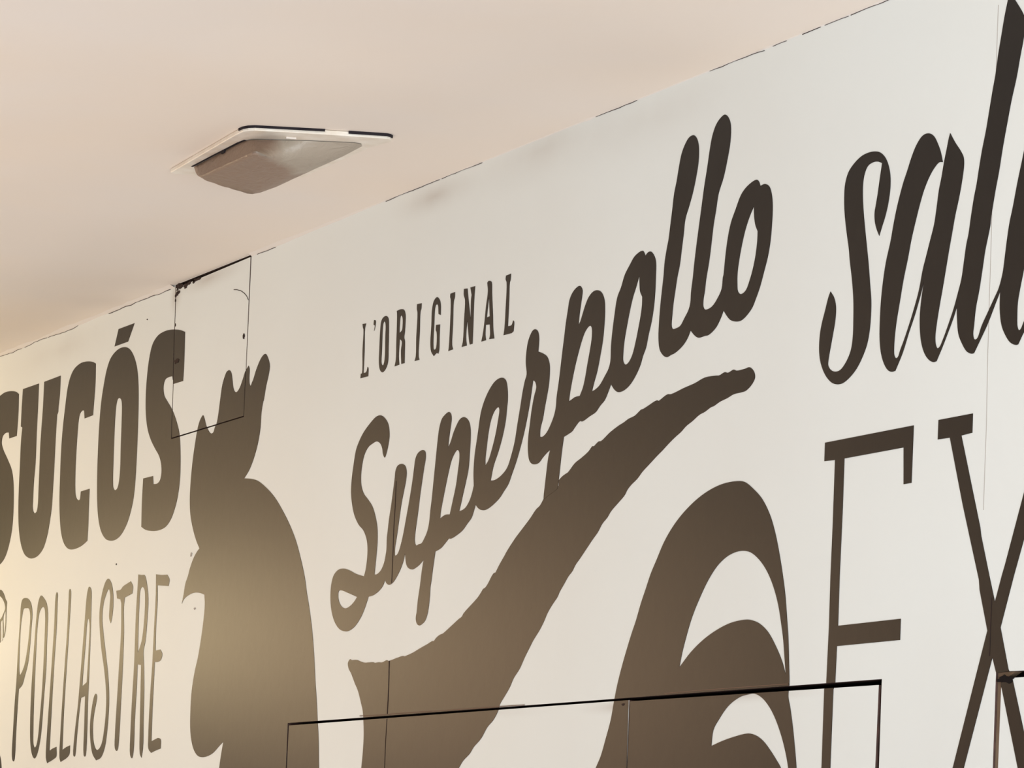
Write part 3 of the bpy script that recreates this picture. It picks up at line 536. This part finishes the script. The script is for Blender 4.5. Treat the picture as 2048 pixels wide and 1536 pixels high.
# rusty strip filling the side gap of the lower right hatch
a0, a1 = H3_HOLE[0], H3_HOLE[-1]
a2 = H3_HOLE[-2]
sv = [(a0[0] + .001, a0[1] - .001), (a0[0] + .040, a0[1] - .001), (H3_PANELS[0][0][0] + 0.002, H3_PANELS[0][0][1] - .002),
      (H3_PANELS[0][-1][0] + .001, H3_PANELS[0][-1][1]), (H3_PANELS[0][-2][0] + .001, H3_PANELS[0][-2][1]), (a2[0] + .001, a2[1]), (a1[0] + .001, a1[1])]
film('side_strip', tess([sv]), M_RUST, h3, front=0.0025, back=0.012)

# seams of the boards showing through the print and faintly through the paint
ribbon('panel_joint', [(p[0], p[1]) for p in SEAM_A], 0.0017, M_CRACK, roots['superpollo'], y=-0.0010)
ribbon('panel_joint', SEAM_B, 0.0019, M_CRACK, roots['superpollo'], y=-0.0010)
ribbon('panel_joint', SEAM_B2, 0.0019, M_CRACK, p2, y=-0.0010)
ribbon('panel_joint', SEAM_C, 0.0011, M_SEAM, wall, y=-0.0002)
ribbon('panel_joint', SEAM_D, 0.0013, M_CRACK, roots['ex'], y=-0.0010)
ribbon('peeled_edge', LIP_A, 0.0011, M_LIP, roots['superpollo'], y=-0.0012)
ribbon('peeled_edge', LIP_B, 0.0011, M_LIP, roots['tail'], y=-0.0012)
# curved hair crack and chips at the small hatch
ribbon('hair_crack', CURVE_CRACK, 0.0012, M_CRACK, p1, y=-0.0008)
def blob(cx, cz, rx, rz, parent, name='chip', m=M_CRACK, y=-0.0010, seed=0):
    pts = []
    for k in range(26):
        a = 2 * math.pi * k / 26
        r = 1 + 0.5 * noise.noise(Vector((math.cos(a) * 1.3 + seed * 7.3, math.sin(a) * 1.3, seed))) + 0.35 * noise.noise(Vector((math.cos(a) * 4 + seed * 3.1, math.sin(a) * 4, seed + .5)))
        pts.append((cx + rx * r * math.cos(a), cz + rz * r * math.sin(a)))
    return film(name, tess([pts]), m, parent, front=y)
blob(-1.6067,2.8436,0.0090,0.0054,p1,'chip',M_CRACK,-0.0010,0)
blob(-1.5889,2.8416,0.0104,0.0043,p1,'chip',M_CRACK,-0.0010,1)
blob(-1.5623,2.8388,0.0118,0.0048,p1,'chip',M_CRACK,-0.0010,2)
blob(-1.5425,2.8417,0.0103,0.0032,p1,'chip',M_CRACK,-0.0010,3)
blob(-1.5165,2.8406,0.0058,0.0039,p1,'chip',M_CRACK,-0.0010,4)
blob(-1.4997,2.8428,0.0203,0.0032,p1,'chip',M_CRACK,-0.0010,5)
blob(-1.6104,2.8293,0.0060,0.0043,p1,'chip',M_CRACK,-0.0010,6)
blob(-1.6004,2.8310,0.0060,0.0033,p1,'chip',M_CRACK,-0.0010,7)
blob(-1.6186,2.8251,0.0048,0.0027,p1,'chip',M_CRACK,-0.0010,8)
blob(-1.6101,2.8367,0.0045,0.0016,p1,'chip',M_CRACK,-0.0010,9)
blob(-1.6186,2.8156,0.0030,0.0033,p1,'chip',M_CRACK,-0.0010,10)
blob(-1.6120,2.7626,0.0024,0.0032,p1,'chip',M_CRACK,-0.0010,11)
blob(-1.2191,2.6872,0.0049,0.0051,p1,'chip',M_CRACK,-0.0010,20)
blob(-1.5897,2.6836,0.0125,0.0049,p1,'chip',M_CRACK,-0.0014,21)
blob(-1.7852,2.7978,0.0025,0.0013,wall,'chip',M_CRACK,-0.0010,22)
blob(-1.8931,2.2804,0.0025,0.0017,wall,'chip',M_CRACK,-0.0010,23)
blob(-1.4097,2.1571,0.0045,0.0022,wall,'chip',M_SEAM,-0.0010,24)
blob(-1.4458,2.2688,0.0043,0.0041,wall,'chip',M_SEAM,-0.0010,25)
blob(1.4460,1.9008,0.0164,0.0050,p4,'torn_hole',M_DARK,-0.0012,26)
blob(0.4303,1.9029,0.0048,0.0018,p2,'chip',M_CRACK,-0.0010,27)
# ---------------------------------------------------------------- recessed ceiling lamp
lamp = thing('recessed_ceiling_lamp', 'unlit recessed ceiling lamp with yellowed white frame and dirty brown diffuser', 'lamp')
def ring_prism(name, loop, z0, z1, material, inner=None, parent=None, mats=None, fm_side=0):
    n = len(loop)
    V = [(p[0], p[1], z0) for p in loop] + [(p[0], p[1], z1) for p in loop]
    F = []
    for i in range(n):
        j = (i + 1) % n
        F.append((i, j, j + n, i + n))
    F.append(list(range(n))); F.append(list(range(n, 2 * n)))
    bm = bmesh.new()
    me = bpy.data.meshes.new(name)
    me.from_pydata(V, [], F)
    bm.from_mesh(me)
    bmesh.ops.recalc_face_normals(bm, faces=bm.faces)
    bm.to_mesh(me); bm.free()
    me.materials.append(material)
    o = link(bpy.data.objects.new(name, me), parent)
    return o
cxm = sum(p[0] for p in FLANGE) / len(FLANGE); cym = sum(p[1] for p in FLANGE) / len(FLANGE)
fl = ring_prism('frame', FLANGE, ZT - 0.0085, ZT - 0.0005, M_FLANGE, parent=lamp)
def strip3(name, pts, z0, z1, out, material, parent):
    V, F = [], []
    for i, p in enumerate(pts):
        a, c = pts[max(0, i - 1)], pts[min(len(pts) - 1, i + 1)]
        dx, dy = c[0] - a[0], c[1] - a[1]
        L = math.hypot(dx, dy) or 1
        nx, ny = dy / L, -dx / L
        if (p[0] - cxm) * nx + (p[1] - cym) * ny < 0: nx, ny = -nx, -ny
        for s, z in ((0, z0), (out, z0), (out, z1), (0, z1)):
            V.append((p[0] + nx * s, p[1] + ny * s, z))
    for i in range(len(pts) - 1):
        a = i * 4
        for k in range(4):
            F.append((a + k, a + (k + 1) % 4, a + 4 + (k + 1) % 4, a + 4 + k))
    F.append((0, 1, 2, 3)); F.append(tuple(len(V) - 4 + k for k in range(4)))
    return mesh_obj(name, V, F, material, parent)
# perished black gasket showing along the near edge, in two lengths
strip3('gasket', GASKET_A, ZT - 0.0042, ZT + 0.001, 0.0015, M_GASKET, lamp)
strip3('gasket', GASKET_B, ZT - 0.0050, ZT + 0.001, 0.0015, M_GASKET, lamp)
strip3('rim_shade_strip', RIM_SHADE, ZT - 0.0094, ZT - 0.0080, 0.0035, M_GASKET, lamp)  # dark strip standing in for the shade along the diffuser rim
strip3('clip', CLIP, ZT - 0.0110, ZT - 0.0080, 0.004, M_CAULK, lamp)
strip3('clip', CLIP_DARK, ZT - 0.0140, ZT - 0.0080, 0.004, M_GASKET, lamp)
bv_ = fl.modifiers.new('bevel', 'BEVEL'); bv_.width = 0.0015; bv_.segments = 2
# diffuser: a shallow sagging bowl
def diffuser():
    n = len(RIM)
    def lerp(a, b, t): return tuple(a[i] + (b[i] - a[i]) * t for i in range(3))
    V, F = [], []
    R0 = [(p[0], p[1], ZT - 0.0095) for p in RIM]
    R1 = list(BOWL)
    # spread the bowl's ten corner points over the eleven rim points
    m = len(R1)
    def at(loop, t):
        L = [0]
        for i in range(len(loop)):
            a, b = loop[i], loop[(i + 1) % len(loop)]
            L.append(L[-1] + math.dist(a, b))
        s = (t % 1.0) * L[-1]
        for i in range(len(loop)):
            if s <= L[i + 1] or i == len(loop) - 1:
                k = (s - L[i]) / max(1e-9, L[i + 1] - L[i])
                return lerp(loop[i], loop[(i + 1) % len(loop)], k)
    # matched corner anchors (rim fraction, bowl fraction)
    def frac(loop, idx):
        L = [0]
        for i in range(len(loop)): L.append(L[-1] + math.dist(loop[i], loop[(i + 1) % len(loop)]))
        return L[idx] / L[-1]
    anch = [(frac(R0, a), frac(R1, b)) for a, b in ((0, 0), (2, 2), (6, 5), (9, 7))] + [(1.0, 1.0)]
    N = 64
    ts = []
    for s in range(4):
        for k in range(N // 4):
            u = k / (N // 4)
            ts.append((anch[s][0] + (anch[s + 1][0] - anch[s][0]) * u, anch[s][1] + (anch[s + 1][1] - anch[s][1]) * u))
    rows = 9
    c1 = tuple(sum(p[i] for p in R1) / m for i in range(3))
    for r in range(rows):
        for ta, tb in ts:
            a, b = at(R0, ta), at(R1, tb)
            if r < 6:
                t = r / 5
                p = lerp(a, b, t)
                z = a[2] + (b[2] - a[2]) * (1 - (1 - t) ** 1.5)
                p = (p[0], p[1], z)
            else:
                t = (r - 5) / 4
                p = lerp(b, c1, t)
                p = (p[0], p[1], p[2] - 0.002 * t)
            w = 0.0012 * noise.noise(Vector((p[0] * 40, p[1] * 60, 2)))
            V.append((p[0], p[1], p[2] + (w if r else 0)))
    V.append((c1[0], c1[1], c1[2] - .002))
    for r in range(rows - 1):
        for i in range(N):
            j = (i + 1) % N
            F.append((r * N + i, r * N + j, (r + 1) * N + j, (r + 1) * N + i))
    for i in range(N):
        F.append(((rows - 1) * N + i, (rows - 1) * N + (i + 1) % N, len(V) - 1))
    return V, F
dm = bpy.data.materials.new('dirty_diffuser')
dm.use_nodes = True
nt = dm.node_tree
p = nt.nodes['Principled BSDF']
p.inputs['Roughness'].default_value = 0.45
tc = nt.nodes.new('ShaderNodeTexCoord')
sx = nt.nodes.new('ShaderNodeSeparateXYZ')
nt.links.new(tc.outputs['Object'], sx.inputs[0])
n1 = nt.nodes.new('ShaderNodeTexNoise'); n1.inputs['Scale'].default_value = 9; n1.inputs['Detail'].default_value = 6; n1.inputs['Distortion'].default_value = 1.2
nt.links.new(tc.outputs['Object'], n1.inputs['Vector'])
# fold shading put into the bowl's colour: browner beyond it, greyer on the near side
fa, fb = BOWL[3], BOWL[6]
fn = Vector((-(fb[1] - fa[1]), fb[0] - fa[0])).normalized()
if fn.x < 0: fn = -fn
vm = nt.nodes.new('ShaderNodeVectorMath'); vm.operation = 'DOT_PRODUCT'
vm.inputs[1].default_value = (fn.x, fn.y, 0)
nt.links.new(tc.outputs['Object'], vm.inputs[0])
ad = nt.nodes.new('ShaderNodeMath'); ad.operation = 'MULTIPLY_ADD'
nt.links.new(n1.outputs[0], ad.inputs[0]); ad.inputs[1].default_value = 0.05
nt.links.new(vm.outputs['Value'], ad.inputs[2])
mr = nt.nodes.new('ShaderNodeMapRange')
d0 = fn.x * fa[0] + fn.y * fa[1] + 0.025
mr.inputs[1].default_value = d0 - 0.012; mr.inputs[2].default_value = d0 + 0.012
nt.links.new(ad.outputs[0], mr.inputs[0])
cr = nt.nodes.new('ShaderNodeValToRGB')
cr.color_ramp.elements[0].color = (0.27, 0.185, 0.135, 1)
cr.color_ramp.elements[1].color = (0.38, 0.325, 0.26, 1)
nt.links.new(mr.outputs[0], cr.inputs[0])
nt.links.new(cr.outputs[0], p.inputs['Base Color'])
nb = nt.nodes.new('ShaderNodeTexNoise'); nb.inputs['Scale'].default_value = 25; nb.inputs['Detail'].default_value = 5; nb.inputs['Distortion'].default_value = 2
nt.links.new(tc.outputs['Object'], nb.inputs['Vector'])
bb = nt.nodes.new('ShaderNodeBump'); bb.inputs['Distance'].default_value = 0.004; bb.inputs['Strength'].default_value = 0.8
nt.links.new(nb.outputs[0], bb.inputs['Height']); nt.links.new(bb.outputs[0], p.inputs['Normal'])
dv, df = diffuser()
dif = mesh_obj('diffuser', dv, df, dm, lamp)
for q in dif.data.polygons: q.use_smooth = True
